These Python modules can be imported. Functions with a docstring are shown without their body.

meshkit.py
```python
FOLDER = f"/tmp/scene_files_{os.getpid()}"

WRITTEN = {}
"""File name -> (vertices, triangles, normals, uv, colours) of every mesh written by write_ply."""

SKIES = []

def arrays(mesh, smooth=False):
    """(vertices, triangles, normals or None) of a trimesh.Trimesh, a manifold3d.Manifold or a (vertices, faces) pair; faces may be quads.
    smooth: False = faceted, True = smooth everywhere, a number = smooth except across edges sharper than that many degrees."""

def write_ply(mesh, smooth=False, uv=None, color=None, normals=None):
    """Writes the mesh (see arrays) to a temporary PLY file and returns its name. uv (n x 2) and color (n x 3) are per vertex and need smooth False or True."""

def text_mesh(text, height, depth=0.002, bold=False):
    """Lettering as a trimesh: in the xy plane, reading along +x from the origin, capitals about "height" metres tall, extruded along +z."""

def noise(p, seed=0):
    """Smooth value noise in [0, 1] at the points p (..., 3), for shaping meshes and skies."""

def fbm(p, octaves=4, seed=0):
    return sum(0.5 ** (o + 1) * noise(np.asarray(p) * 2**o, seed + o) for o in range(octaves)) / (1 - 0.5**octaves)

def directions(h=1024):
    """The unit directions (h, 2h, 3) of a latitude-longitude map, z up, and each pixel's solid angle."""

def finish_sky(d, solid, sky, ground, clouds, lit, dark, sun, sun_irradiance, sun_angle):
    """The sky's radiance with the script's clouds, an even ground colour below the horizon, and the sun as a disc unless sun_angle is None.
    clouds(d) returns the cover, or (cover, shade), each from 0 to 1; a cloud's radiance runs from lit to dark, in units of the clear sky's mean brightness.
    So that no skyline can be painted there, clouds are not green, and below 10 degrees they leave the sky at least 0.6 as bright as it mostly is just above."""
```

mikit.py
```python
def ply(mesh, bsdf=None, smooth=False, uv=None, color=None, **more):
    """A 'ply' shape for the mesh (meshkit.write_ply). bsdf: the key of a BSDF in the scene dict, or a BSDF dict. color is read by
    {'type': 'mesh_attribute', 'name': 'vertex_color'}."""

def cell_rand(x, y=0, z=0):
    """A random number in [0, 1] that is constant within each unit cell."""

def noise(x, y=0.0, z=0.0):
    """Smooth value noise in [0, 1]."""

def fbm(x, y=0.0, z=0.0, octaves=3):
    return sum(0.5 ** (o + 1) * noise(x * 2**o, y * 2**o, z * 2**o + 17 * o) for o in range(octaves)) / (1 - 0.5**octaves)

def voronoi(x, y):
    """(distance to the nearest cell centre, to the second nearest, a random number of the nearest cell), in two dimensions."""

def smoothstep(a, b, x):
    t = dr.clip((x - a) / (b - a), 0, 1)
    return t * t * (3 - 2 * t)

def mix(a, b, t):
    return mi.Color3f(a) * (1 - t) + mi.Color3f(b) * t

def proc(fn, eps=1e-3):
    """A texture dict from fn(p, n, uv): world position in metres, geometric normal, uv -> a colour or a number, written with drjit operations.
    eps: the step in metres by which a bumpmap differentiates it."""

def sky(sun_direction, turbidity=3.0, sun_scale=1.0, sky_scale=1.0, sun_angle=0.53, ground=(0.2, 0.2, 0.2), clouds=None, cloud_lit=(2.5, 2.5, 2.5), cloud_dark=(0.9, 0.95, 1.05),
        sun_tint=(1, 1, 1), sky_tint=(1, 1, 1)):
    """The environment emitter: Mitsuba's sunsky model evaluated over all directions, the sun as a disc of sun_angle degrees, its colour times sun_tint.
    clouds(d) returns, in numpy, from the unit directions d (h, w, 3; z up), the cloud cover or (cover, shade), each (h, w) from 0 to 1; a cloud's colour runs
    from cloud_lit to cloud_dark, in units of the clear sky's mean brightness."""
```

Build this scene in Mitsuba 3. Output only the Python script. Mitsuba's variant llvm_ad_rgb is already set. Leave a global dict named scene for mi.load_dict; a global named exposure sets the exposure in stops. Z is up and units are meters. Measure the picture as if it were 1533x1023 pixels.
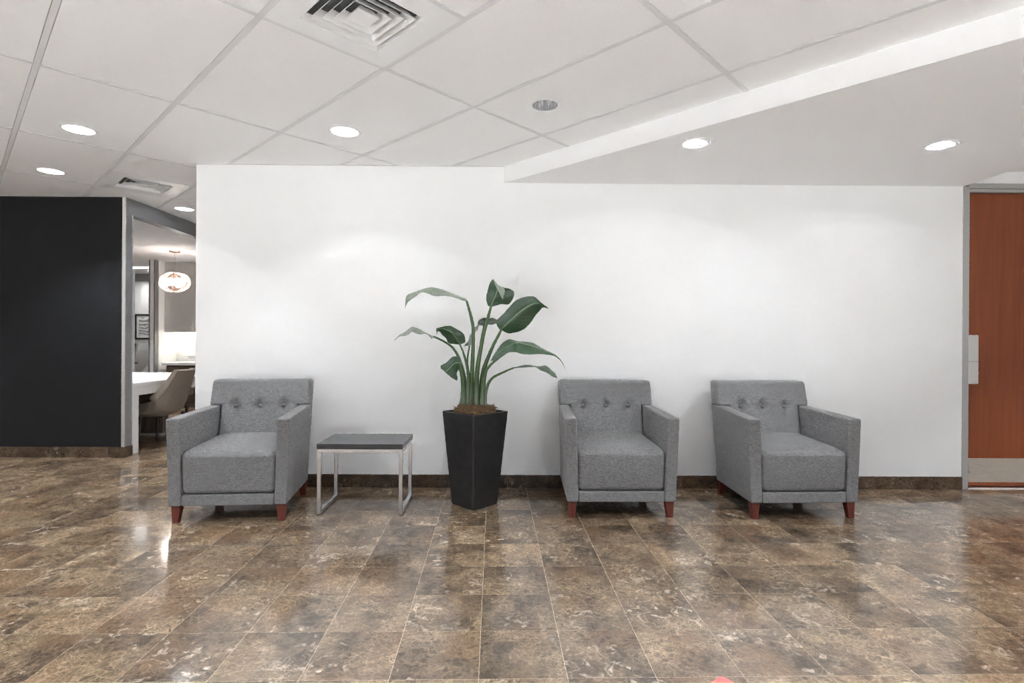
import math, random
import numpy as np
import trimesh
import manifold3d as m3
import drjit as dr
import mitsuba as mi
import mikit
from mikit import ply, proc, noise, fbm, voronoi, cell_rand, smoothstep, mix
from shapely.geometry import Polygon, Point, box as sbox
from shapely.ops import unary_union
from shapely import affinity

random.seed(7)
RNG = np.random.default_rng(7)
T4 = mi.ScalarTransform4f

# ------------------------------------------------------------------ camera, daylight, exposure
EYE = 1.1565
FOCAL = 811.08                      # pixels of a 1533 wide frame
scene = {'type': 'scene'}
labels = {}
_right = (0.999963, -0.006327, 0.005847)
_fwd = (0.006329, 0.999980, -0.000395)
_up = (-0.005844, 0.000432, 0.999983)
scene['camera'] = {
    'type': 'perspective', 'fov_axis': 'x', 'fov': math.degrees(2 * math.atan(766.5 / FOCAL)),
    'near_clip': 0.05, 'far_clip': 200.0,
    'principal_point_offset_x': 0.0050, 'principal_point_offset_y': 0.0021,
    'to_world': T4([[-_right[0], _up[0], _fwd[0], 0.0], [-_right[1], _up[1], _fwd[1], 0.0],
                    [-_right[2], _up[2], _fwd[2], EYE], [0, 0, 0, 1]])}
SKY = 2.0
scene['daylight'] = mikit.sky((0.15, 0.65, 0.75), turbidity=4.0, sun_scale=3.0 * SKY, sun_tint=(0.84, 0.98, 1.20), sky_scale=SKY, ground=(0.49, 0.51, 0.53),
                              clouds=lambda d: np.ones(d.shape[:2]), cloud_lit=(0.86, 0.98, 1.12), cloud_dark=(1, 1, 1))
BEAM = 2.35                          # each downlight's beam
LENS = 9.0                          # and the glow of its lens
ADDED_UPLIGHT = 140.0                     # added floor uplights, unseen, that brighten the ceiling
POOL = 10.0                          # narrow beams of the added unseen downlights over the foreground floor
exposure = 1.0

# ------------------------------------------------------------------ helpers
def add(key, mesh, mat, smooth=False, label=None, cat=None, group=None, kind=None, uv=None, color=None, **more):
    base, n = key, 0
    while key in scene:
        n += 1
        key = f'{base}_{n:03d}'
    scene[key] = mesh if isinstance(mesh, dict) else ply(mesh, mat, smooth=smooth, uv=uv, color=color, **more)
    say(key, label, cat, group, kind)
    return key

def say(key, label=None, cat=None, group=None, kind=None):
    d = {}
    for a, b in (('label', label), ('category', cat), ('group', group), ('kind', kind)):
        if b:
            d[a] = b
    if d:
        labels[key] = {**labels.get(key, {}), **d}

def free(name):
    key, n = name, 0
    while key in labels or any(k == key or k.startswith(key + '__') for k in scene):
        n += 1
        key = f'{name}_{n:03d}'
    return key

def bx(x0, x1, y0, y1, z0, z1, c=0.0):
    """A box, its edges chamfered by c."""
    if c <= 0:
        m = trimesh.creation.box((x1 - x0, y1 - y0, z1 - z0))
        m.apply_translation(((x0 + x1) / 2, (y0 + y1) / 2, (z0 + z1) / 2))
        return m
    pts = []
    for sx, xx in ((1, x0), (-1, x1)):
        for sy, yy in ((1, y0), (-1, y1)):
            for sz, zz in ((1, z0), (-1, z1)):
                pts += [(xx, yy + sy * c, zz + sz * c), (xx + sx * c, yy, zz + sz * c), (xx + sx * c, yy + sy * c, zz)]
    return trimesh.convex.convex_hull(np.array(pts))

def cat_m(*ms):
    return trimesh.util.concatenate([m for m in ms])

def prism(poly, z0, z1):
    ps = list(poly.geoms) if hasattr(poly, 'geoms') else [poly]
    out = []
    for p in ps:
        if p.is_empty or p.area < 1e-6 or p.geom_type != 'Polygon':
            continue
        m = trimesh.creation.extrude_polygon(p, z1 - z0, engine='earcut')
        m.apply_translation((0, 0, z0))
        out.append(m)
    return trimesh.util.concatenate(out)

def lathe(profile, n=48):
    """Closed revolve about z of (r, z) points."""
    m = trimesh.creation.revolve(np.array(profile, float), sections=n)
    trimesh.repair.fix_normals(m)
    return m

def hull(pts):
    return trimesh.convex.convex_hull(np.array(pts, float))

def tube(pts, rad, sides=8, caps=True):
    p = np.asarray(pts, float)
    r = np.broadcast_to(rad, (len(p),)).astype(float)
    t = np.gradient(p, axis=0)
    t /= np.linalg.norm(t, axis=1, keepdims=True) + 1e-12
    a = np.zeros_like(p)
    ref = np.array([0, 0, 1.0]) if abs(t[0, 2]) < 0.9 else np.array([1.0, 0, 0])
    a[0] = np.cross(t[0], ref)
    a[0] /= np.linalg.norm(a[0])
    for i in range(1, len(p)):
        v = a[i - 1] - t[i] * np.dot(a[i - 1], t[i])
        a[i] = v / (np.linalg.norm(v) + 1e-12)
    b = np.cross(t, a)
    ang = np.arange(sides) * 2 * np.pi / sides
    v = (p[:, None] + r[:, None, None] * (np.cos(ang)[None, :, None] * a[:, None] + np.sin(ang)[None, :, None] * b[:, None])).reshape(-1, 3)
    f = []
    for i in range(len(p) - 1):
        for j in range(sides):
            q = (i * sides + j, i * sides + (j + 1) % sides, (i + 1) * sides + (j + 1) % sides, (i + 1) * sides + j)
            f += [(q[0], q[1], q[2]), (q[0], q[2], q[3])]
    if caps:
        n = len(v)
        v = np.vstack([v, p[:1], p[-1:]])
        for j in range(sides):
            f.append((n, (j + 1) % sides, j))
            e = (len(p) - 1) * sides
            f.append((n + 1, e + j, e + (j + 1) % sides))
    return trimesh.Trimesh(v, f, process=False)

def spline(pts, k):
    """Catmull-Rom through rows of pts, k steps a span."""
    p = np.asarray(pts, float)
    e = np.vstack([2 * p[0] - p[1], p, 2 * p[-1] - p[-2]])
    out = []
    for i in range(1, len(e) - 2):
        for s in np.arange(k) / k:
            a, b, c, d = e[i - 1], e[i], e[i + 1], e[i + 2]
            out.append(0.5 * (2 * b + (c - a) * s + (2 * a - 5 * b + 4 * c - d) * s * s + (3 * b - a - 3 * c + d) * s ** 3))
    out.append(p[-1])
    return np.array(out)

def rbox(lo, hi, r, div=(4, 4, 4), seg=3, deform=None):
    """A box with round edges as a grid that deform(points) may bend; watertight."""
    lo, hi = np.array(lo, float), np.array(hi, float)
    r = min(r, 0.499 * float((hi - lo).min()))
    axes = []
    for k in range(3):
        e = r * (1 - np.tan(np.linspace(np.pi / 4, 0, seg + 1)))
        axes.append(np.unique(np.round(np.concatenate([lo[k] + e, np.linspace(lo[k] + r, hi[k] - r, div[k] + 1), hi[k] - e]), 7)))
    vs, fs, n = [], [], 0
    for k in range(3):
        i, j = (k + 1) % 3, (k + 2) % 3
        for side in (0, 1):
            A, B = np.meshgrid(axes[i], axes[j], indexing='ij')
            q = np.zeros(A.shape + (3,))
            q[..., i], q[..., j], q[..., k] = A, B, (hi if side else lo)[k]
            na, nb = A.shape
            ii, jj = np.meshgrid(np.arange(na - 1), np.arange(nb - 1), indexing='ij')
            a, b, c, d = ii * nb + jj, (ii + 1) * nb + jj, (ii + 1) * nb + jj + 1, ii * nb + jj + 1
            quad = np.stack([a, b, c, d] if side else [a, d, c, b], -1).reshape(-1, 4) + n
            fs.append(np.vstack([quad[:, [0, 1, 2]], quad[:, [0, 2, 3]]]))
            vs.append(q.reshape(-1, 3))
            n += na * nb
    q = np.vstack(vs)
    inner = np.clip(q, lo + r, hi - r)
    d = q - inner
    p = inner + r * d / (np.linalg.norm(d, axis=1, keepdims=True) + 1e-12)
    m = trimesh.Trimesh(p, np.vstack(fs), process=False)
    m.merge_vertices(digits_vertex=6)
    if deform is not None:
        m.vertices = deform(np.array(m.vertices))
    return m

def posed(mesh, x, y, z=0.0, deg=0.0):
    m = mesh.copy()
    m.apply_transform(trimesh.transformations.rotation_matrix(math.radians(deg), (0, 0, 1)))
    m.apply_translation((x, y, z))
    return m

# ------------------------------------------------------------------ materials
def two(d):
    return {'type': 'twosided', 'b': d}

def rgb(*c):
    return {'type': 'rgb', 'value': list(c)}

def pri(color, rough, **k):
    return {'type': 'principled', 'base_color': color if isinstance(color, dict) else rgb(*color), 'roughness': rough, **k}

def bump(inner, fn, scale, eps=1e-3):
    return {'type': 'bumpmap', 'arbitrary': proc(fn, eps), 'scale': scale, 'b': inner}

GTH, GX, GZ, TILE = 0.01814, -0.04433, 1.84749, 0.3048       # the floor's grid: its turn, its origin, its pitch
gc, gs = math.cos(GTH), math.sin(GTH)

def ridged(a, b, w):
    """Thin lines where smooth noise crosses its middle."""
    return 1 - smoothstep(0.0, w, dr.abs(fbm(a, b, octaves=3) - 0.5))

def marble_fn(p, n, uv):
    """Brown marble of broken clasts in a paler net of veins; every tile is cut from another place of the slab."""
    X, Y = p.x * gc + p.y * gs - GX, -p.x * gs + p.y * gc - GZ
    i, j = dr.floor(X / TILE), dr.floor(Y / TILE)
    r1, r2, r3, r4 = cell_rand(i, j, 3), cell_rand(i, j, 7), cell_rand(i, j, 11), cell_rand(i, j, 17)
    a, b = X + r1 * 31.0, (Y + p.z) + r2 * 27.0
    w1, w2 = fbm(a * 16, b * 16, octaves=4), fbm(a * 16 + 40, b * 16 + 13, octaves=4)
    wa, wb = a + 0.052 * (w1 - 0.5), b + 0.052 * (w2 - 0.5)
    big = fbm(a * 5.5 + 9, b * 5.5, octaves=4) + 0.10 * (r3 - 0.5)
    d1, d2, k1 = voronoi(wa * 30, wb * 33)
    e1, e2, k2 = voronoi(wa * 66 + 3, wb * 72)
    thick = noise(a * 30 + 9, b * 30)
    g1 = smoothstep(0.04 + 0.34 * thick * thick, 0.0, d2 - d1)
    g2 = smoothstep(0.06 + 0.50 * thick * thick, 0.0, e2 - e1)
    fine = fbm(a * 130, b * 130, octaves=3)
    soft = fbm(wa * 19 + 5, wb * 19, octaves=4)
    mask = smoothstep(0.37, 0.68, big)
    crack = dr.maximum(ridged(wa * 7 + 20, wb * 7.5, 0.018), 0.8 * ridged(wa * 20 + 7, wb * 22, 0.030)) * smoothstep(0.40, 0.70, noise(a * 6 + 3, b * 6))
    patch = smoothstep(0.50, 0.72, noise(a * 4.5 + 5, b * 4.5 + 33))
    cream = smoothstep(0.64, 0.74, fbm(wa * 30 + 60, wb * 30, octaves=4)) * patch
    blob = smoothstep(0.52, 0.22, d1 + 0.35 * (w2 - 0.5)) * smoothstep(0.45, 0.75, k1) + 0.8 * smoothstep(0.50, 0.20, e1) * smoothstep(0.55, 0.80, k2)
    blob = dr.clip(blob, 0, 1) * smoothstep(0.30, 0.55, noise(a * 7 + 51, b * 7))
    warm = smoothstep(0.52, 0.80, noise(a * 4.5 + 70, b * 4.5))
    clast = dr.clip(0.30 * k1 + 1.5 * (soft - 0.30), 0, 1)
    c = mix(mi.Color3f(0.052, 0.039, 0.030), mi.Color3f(0.195, 0.146, 0.102), clast)
    c = mix(c, mi.Color3f(0.315, 0.240, 0.162), mask * (0.25 + 0.45 * k2))
    c = mix(c, mi.Color3f(0.19, 0.110, 0.060), warm * 0.40)
    c = mix(c, mi.Color3f(0.036, 0.028, 0.021), blob * 0.72)
    c = mix(c, mi.Color3f(0.42, 0.335, 0.235), dr.clip(0.10 * g1 + g1 * mask * 0.60 + g2 * mask * 0.50 + 0.25 * crack, 0, 0.85))
    c = mix(c, mi.Color3f(0.66, 0.60, 0.52), dr.clip(0.75 * cream * (0.2 + 0.65 * g2 + 0.6 * k2) + 0.32 * crack * patch, 0, 0.9))
    return mi.Color3f(0.52, 0.48, 0.445) * c * (0.78 + 0.44 * r4) * (0.50 + 1.0 * fine)

marble_color = proc(marble_fn)
scene['mat_floor'] = pri(marble_color, 0.125, specular=0.85, clearcoat=1.0, clearcoat_gloss=0.98)
def base_marble_fn(p, n, uv):
    return marble_fn(p, n, uv) * mi.Color3f(0.60, 0.55, 0.52)
scene['mat_baseboard'] = pri(proc(base_marble_fn), 0.2, specular=0.5)
scene['mat_grout'] = pri((0.33, 0.275, 0.215), 0.6)
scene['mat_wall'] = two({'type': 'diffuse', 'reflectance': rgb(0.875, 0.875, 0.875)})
scene['mat_ceiling_paint'] = two({'type': 'diffuse', 'reflectance': rgb(0.90, 0.90, 0.90)})

def tile_white(p, n, uv):
    return mi.Color3f(0.90, 0.90, 0.90) * (0.975 + 0.05 * noise(p.x * 420, p.y * 420))
scene['mat_ceiling_tile'] = two({'type': 'diffuse', 'reflectance': proc(tile_white)})
scene['mat_grid'] = two({'type': 'diffuse', 'reflectance': rgb(0.74, 0.74, 0.74)})
scene['mat_white_metal'] = two(pri((0.82, 0.82, 0.82), 0.4, specular=0.4))
scene['mat_duct'] = two(pri((0.30, 0.30, 0.30), 0.5, specular=0.4))
scene['mat_black_wall'] = two(pri((0.008, 0.0085, 0.0095), 0.5, specular=0.2))
scene['mat_grey_wall'] = two(pri((0.17, 0.17, 0.175), 0.45, specular=0.4))
scene['mat_steel'] = two({'type': 'roughconductor', 'material': 'none', 'specular_reflectance': rgb(0.62, 0.61, 0.60), 'alpha': 0.28})
scene['mat_bright_steel'] = two({'type': 'roughconductor', 'material': 'none', 'specular_reflectance': rgb(0.80, 0.79, 0.775), 'alpha': 0.35})
scene['mat_frame'] = two(pri((0.42, 0.415, 0.405), 0.35, specular=0.5, metallic=0.4))
scene['mat_chrome'] = two({'type': 'roughconductor', 'material': 'none', 'specular_reflectance': rgb(0.80, 0.80, 0.81), 'alpha': 0.06})

def fabric_fn(p, n, uv):
    """Tweed: short slubs along the weft and fine yarn specks."""
    h = p.x + p.y * 0.8
    s = dr.select(dr.abs(n.z) > 0.7, p.y, p.z)
    a = noise(h * 90, s * 330, 1.0)
    b = noise(h * 230 + 7, s * 800)
    c = noise(h * 500, s * 900, 5.0)
    v = 1.0 + 0.55 * (a - 0.5) + 0.60 * (b - 0.5) + 0.35 * (c - 0.5)
    return mi.Color3f(0.184, 0.184, 0.186) * v

scene['mat_fabric'] = pri(proc(fabric_fn), 0.9, specular=0.2, sheen=0.3)

def taupe_fn(p, n, uv):
    return mi.Color3f(0.175, 0.145, 0.118) * (0.75 + 0.5 * noise(p.x * 260, p.y * 260, p.z * 420))
scene['mat_taupe'] = two(pri(proc(taupe_fn), 0.85, specular=0.2))

def cherry_fn(p, n, uv):
    g = fbm((p.x + p.y) * 60, p.z * 5, octaves=3)
    return mix((0.060, 0.012, 0.008), (0.135, 0.030, 0.018), g)
scene['mat_leg_wood'] = two(pri(proc(cherry_fn), 0.3, specular=0.5))

def door_fn(p, n, uv):
    g = fbm(p.x * 55, p.z * 2.2, octaves=4)
    f = noise(p.x * 420, p.z * 9)
    m = fbm(p.x * 3, p.z * 1.5 + 4, octaves=2)
    return mix((0.150, 0.034, 0.011), (0.250, 0.066, 0.022), 0.55 * g + 0.2 * f + 0.35 * m - 0.05)
scene['mat_door'] = pri(proc(door_fn), 0.36, specular=0.3)

def kick_fn(p, n, uv):
    return mi.Color3f(0.66, 0.60, 0.53) * (0.93 + 0.14 * noise(p.x * 30, p.z * 300))
scene['mat_kick'] = two(pri(proc(kick_fn), 0.38, metallic=0.75, specular=0.5))

def planter_fn(p, n, uv):
    s = fbm(p.x * 26 + p.y * 9, p.y * 20, p.z * 22, octaves=4)
    return mix((0.010, 0.010, 0.0105), (0.030, 0.030, 0.031), 0.5 * s + 0.25 * noise(p.x * 300, p.y * 300, p.z * 300))
scene['mat_planter'] = pri(proc(planter_fn), 0.32, specular=0.5)

def tabletop_fn(p, n, uv):
    return mi.Color3f(0.030, 0.031, 0.034) * (0.85 + 0.3 * noise(p.x * 200, p.y * 200, p.z * 200))
scene['mat_table_top'] = pri(proc(tabletop_fn), 0.28, specular=0.55)

def leaf_fn(p, n, uv):
    low = uv.x > 1.001
    u, v = dr.select(low, uv.x - 1.5, uv.x - 0.5), uv.y
    au = dr.abs(u)
    rib = 1 - smoothstep(0.012, 0.04, au)
    ph = (v * 1.25 - au * 0.42) * 13.0
    lat = dr.abs(ph - dr.floor(ph) - 0.5) * 2
    vein = smoothstep(0.90, 0.99, lat) * smoothstep(0.02, 0.08, au) * 0.28
    band = 0.86 + 0.28 * noise(ph * 1.0, au * 6 + 3) * 1.0
    c = mix((0.014, 0.042, 0.019), (0.021, 0.056, 0.022), noise(p.x * 40, p.y * 40, p.z * 40))
    c = c * band
    top = mix(c, (0.17, 0.25, 0.12), dr.clip(rib * 0.8 + vein, 0, 1))
    pale = mix((0.17, 0.21, 0.165), (0.27, 0.30, 0.255), noise(p.x * 50, p.y * 50, p.z * 50))
    return dr.select(low, mix(pale, (0.20, 0.27, 0.15), dr.clip(rib * 0.6 + vein, 0, 1)), top)
scene['mat_leaf'] = two(pri(proc(leaf_fn), 0.36, specular=0.6))

def stem_fn(p, n, uv):
    t = smoothstep(0.22, 0.0, uv.y)
    s = noise(p.x * 90, p.y * 90, p.z * 9)
    c = mix((0.042, 0.088, 0.030), (0.075, 0.130, 0.050), s)
    pale = mix((0.17, 0.24, 0.17), (0.30, 0.36, 0.28), s)
    blot = smoothstep(0.80, 0.86, noise(p.x * 160, p.y * 160, p.z * 70)) * t
    return mix(mix(c, pale, t * 0.8), (0.03, 0.045, 0.025), blot)
scene['mat_stem'] = two(pri(proc(stem_fn), 0.42, specular=0.5))

def moss_fn(p, n, uv):
    return mix((0.060, 0.030, 0.016), (0.38, 0.25, 0.15), noise(p.x * 110, p.y * 110, p.z * 110))
scene['mat_moss'] = two(pri(proc(moss_fn), 0.9, specular=0.1))
scene['mat_white_lacquer'] = pri((0.80, 0.80, 0.80), 0.25, specular=0.5)
scene['mat_cabinet'] = pri((0.62, 0.60, 0.585), 0.22, specular=0.5)
scene['mat_brown_laminate'] = pri((0.11, 0.082, 0.066), 0.4, specular=0.4)
scene['mat_dark'] = two(pri((0.02, 0.018, 0.018), 0.4, specular=0.4))
scene['mat_monitor'] = two(pri((0.045, 0.034, 0.036), 0.4, specular=0.4))
scene['mat_copper'] = two({'type': 'roughconductor', 'material': 'none', 'specular_reflectance': rgb(0.80, 0.56, 0.46), 'alpha': 0.2})
scene['mat_coral'] = two(pri((0.66, 0.125, 0.12), 0.5, specular=0.3))
scene['mat_print_white'] = two(pri((0.8, 0.75, 0.73), 0.5, specular=0.3))
scene['mat_black_foot'] = pri((0.015, 0.015, 0.015), 0.6)

# ------------------------------------------------------------------ the shell: floor, walls, ceiling
HC, HS = 2.512, 2.386             # ceiling and soffit heights
WY = 4.243                        # the white wall's face
WL, WR = -2.403, 3.612            # its ends
BY, PX = 5.25, -3.65              # black wall's face; partition's face
X0, X1, Y0, Y1 = -8.2, 6.4, -1.5, 13.2

def floor_xy(i, j):
    x, y = GX + i * TILE, GZ + j * TILE
    return gc * x - gs * y, gs * x + gc * y

add('floor', bx(X0 - 3, X1, Y0, Y1, -0.12, -0.0008), 'mat_grout', label='polished brown marble floor', kind='structure')
main_wall_fp = sbox(WL, WY, WR, 10.0)
black_fp = unary_union([sbox(X0 - 3, BY, PX, BY + 0.1), sbox(PX - 0.1, 7.5, PX, 9.7), sbox(WR, WY + 0.02, X1, 10)])
solid_fp = unary_union([main_wall_fp, black_fp])
seen = Polygon([(-2.15, 1.5), (2.2, 1.5), (4.9, 4.4), (3.4, 4.6), (-2.3, 4.6), (-2.6, 8.2), (-5.6, 8.2), (-5.6, 5.35), (-5.4, 5.35), (-5.4, 4.7)])
slab = mikit.ply(bx(0.0011, TILE - 0.0011, 0.0011, TILE - 0.0011, -0.02, 0.0, 0.0004), 'mat_floor')
laid = []
for i in range(-24, 20):
    for j in range(-3, 24):
        c = Polygon([floor_xy(i + a, j + b) for a, b in ((0, 0), (1, 0), (1, 1), (0, 1))])
        if not c.intersects(seen) or c.within(solid_fp):
            continue
        laid.append(c)
        if c.intersects(solid_fp):
            q = c.buffer(-0.0011, join_style=2).difference(solid_fp)
            if q.area > 2e-4:
                add('floor__tile', prism(q, -0.02, 0.0), 'mat_floor')
            continue
        x, y = floor_xy(i, j)
        add('floor__tile', {**slab, 'to_world': T4().translate((x, y, 0)).rotate((0, 0, 1), math.degrees(GTH))}, None)
rest = sbox(X0 - 3, Y0, X1, Y1).difference(unary_union(laid).buffer(0.001)).difference(main_wall_fp)
add('floor__outer_tiles', prism(rest, -0.02, 0.0), 'mat_floor', kind='stuff')

add('wall_back', bx(WL, WR, WY, 10.0, 0, 2.9), 'mat_wall', label='long plain white wall behind the armchairs', kind='structure')
add('wall_black', bx(X0 - 3, PX - 0.004, BY, BY + 0.1, 0, 2.9), 'mat_black_wall', label='black painted wall left of the corridor', kind='structure')
add('wall_black__jamb', bx(PX - 0.004, PX, BY + 0.006, BY + 0.1, 0, HC), 'mat_grey_wall', label='dark grey end face')
add('wall_black__corner_trim', bx(PX - 0.031, PX + 0.002, BY - 0.004, BY + 0.006, 0.1, HC), 'mat_bright_steel', label='slim steel corner trim')
add('wall_black__edge_strip', bx(PX - 0.004, PX + 0.003, BY + 0.09, BY + 0.1, 0.1, 2.36), 'mat_bright_steel', label='thin light strip at the opening')
add('wall_partition', bx(PX - 0.1, PX, BY + 0.1, 7.5, 2.36, 2.9), 'mat_grey_wall', label='dark grey header over the opening to the meeting room', kind='structure')
add('wall_partition_far', bx(PX - 0.1, PX, 7.5, 9.7, 0, 2.9), 'mat_wall', label='partition beyond the opening', kind='structure')
add('wall_left', bx(X0 - 0.1, X0, Y0, BY, 0, 2.9), 'mat_wall', label='left wall outside the picture', kind='structure')
add('wall_right', bx(X1, X1 + 0.1, Y0, 10.0, 0, 2.9), 'mat_wall', label='right wall outside the picture', kind='structure')
# glazed front added behind the camera to let daylight in: piers, lintel, mullions
front = [bx(X0, X0 + 0.5, Y0 - 0.15, Y0, 0, 2.9), bx(X1 - 0.5, X1, Y0 - 0.15, Y0, 0, 2.9), bx(X0, X1, Y0 - 0.15, Y0, 2.45, 2.9)]
add('wall_front', cat_m(*front), 'mat_wall', label='added glazed front wall behind the camera that lets daylight in', kind='structure')
for k in range(1, 8):
    xm = X0 + 0.5 + k * (X1 - X0 - 1.0) / 8
    add('wall_front__mullion', bx(xm - 0.03, xm + 0.03, Y0 - 0.12, Y0 - 0.02, 0, 2.45), 'mat_steel')

# ceiling: a plenum cap, plain board out of sight, and the lay-in grid turned 45.5 degrees
add('ceiling', bx(X0 - 3.1, X1 + 0.1, Y0 - 0.2, Y1 + 0.2, 2.9, 3.0), 'mat_ceiling_paint', label='white lay-in tile ceiling', kind='structure')
CT = math.radians(45.5)
cu, cv = np.array([math.cos(CT), math.sin(CT)]), np.array([-math.sin(CT), math.cos(CT)])
PU, PV, OU, OV = 0.6096, 1.2192, 0.299, 1.1217
def ceil_poly(u0, u1, v0, v1):
    return Polygon([tuple(cu * a + cv * b) for a, b in ((u0, v0), (u1, v0), (u1, v1), (u0, v1))])
SOFF = Polygon([(-0.002, WY), (WR + 0.003, WY), (WR + 0.003, 0.645)])
lobby = unary_union([sbox(-7.4, 1.3, WL, BY), sbox(WL, 1.3, WR, WY), sbox(PX, BY, WL, 9.0)]).difference(SOFF)
plain = sbox(X0 - 3, Y0, X1, Y1).difference(lobby).difference(SOFF).difference(main_wall_fp)
inner = sbox(X0 - 3, BY + 0.05, PX - 0.05, Y1)
add('ceiling__plain_board', prism(plain.difference(inner), HC, HC + 0.02), 'mat_ceiling_paint', label='plain white board')
add('ceiling__inner_board', prism(inner, 2.45, 2.47), 'mat_ceiling_paint', label='smooth white ceiling of the meeting room')

LIT = [(-2.779, 3.554), (-3.704, 4.447), (-1.046, 3.551), (-3.362, 5.716)]
DEAD = (0.233, 3.138)
SOFF_LIT = [(1.196, 3.366), (2.734, 3.366)]
UNSEEN = [(-3.9, 1.5), (-2.3, 1.5), (-0.7, 1.5), (0.9, 1.5), (-5.4, 2.8), (-5.9, 4.3), (-3.0, 0.0), (-1.0, 0.0), (1.0, 0.0), (2.8, 0.2), (2.4, 1.4), (4.8, 2.7)]  # downlights added out of view to brighten the floor and ceiling
VENTS = [(1.2135, 2.036), (1.2135, 5.694)]
can_hole = Point(DEAD).buffer(0.076, 24)
vent_holes = [ceil_poly(u - 0.292, u + 0.292, v - 0.292, v + 0.292) for u, v in VENTS]
vent_cells = [ceil_poly(u - 0.3048, u + 0.3048, v - 0.3048, v + 0.3048) for u, v in VENTS]
ctile = ply(bx(0.014, PU - 0.014, 0.014, PV - 0.014, 0.0, 0.015, 0.0015), 'mat_ceiling_tile')
bars_u, bars_v = set(), set()
for a in range(-14, 10):
    for b in range(-8, 10):
        u0, v0 = OU + a * PU, OV + b * PV
        c = ceil_poly(u0, u0 + PU, v0, v0 + PV)
        if not c.intersects(lobby):
            continue
        z = HC + 0.002
        if c.within(lobby) and not any(c.intersects(q.buffer(-0.01)) for q in vent_cells) and not c.intersects(can_hole):
            p = cu * u0 + cv * v0
            add('ceiling__tile', {**ctile, 'to_world': T4().translate((float(p[0]), float(p[1]), z)).rotate((0, 0, 1), 45.5)}, None)
            continue
        q = c.buffer(-0.014, join_style=2).intersection(lobby)
        for vc in vent_cells:
            if c.intersects(vc.buffer(-0.01)):
                q = q.difference(vc.buffer(0.012, join_style=2))
        q = q.difference(can_hole)
        for g in (q.geoms if hasattr(q, 'geoms') else [q]):
            if g.geom_type == 'Polygon' and g.area > 0.002:
                add('ceiling__tile', prism(g, z, z + 0.015), 'mat_ceiling_tile')
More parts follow.
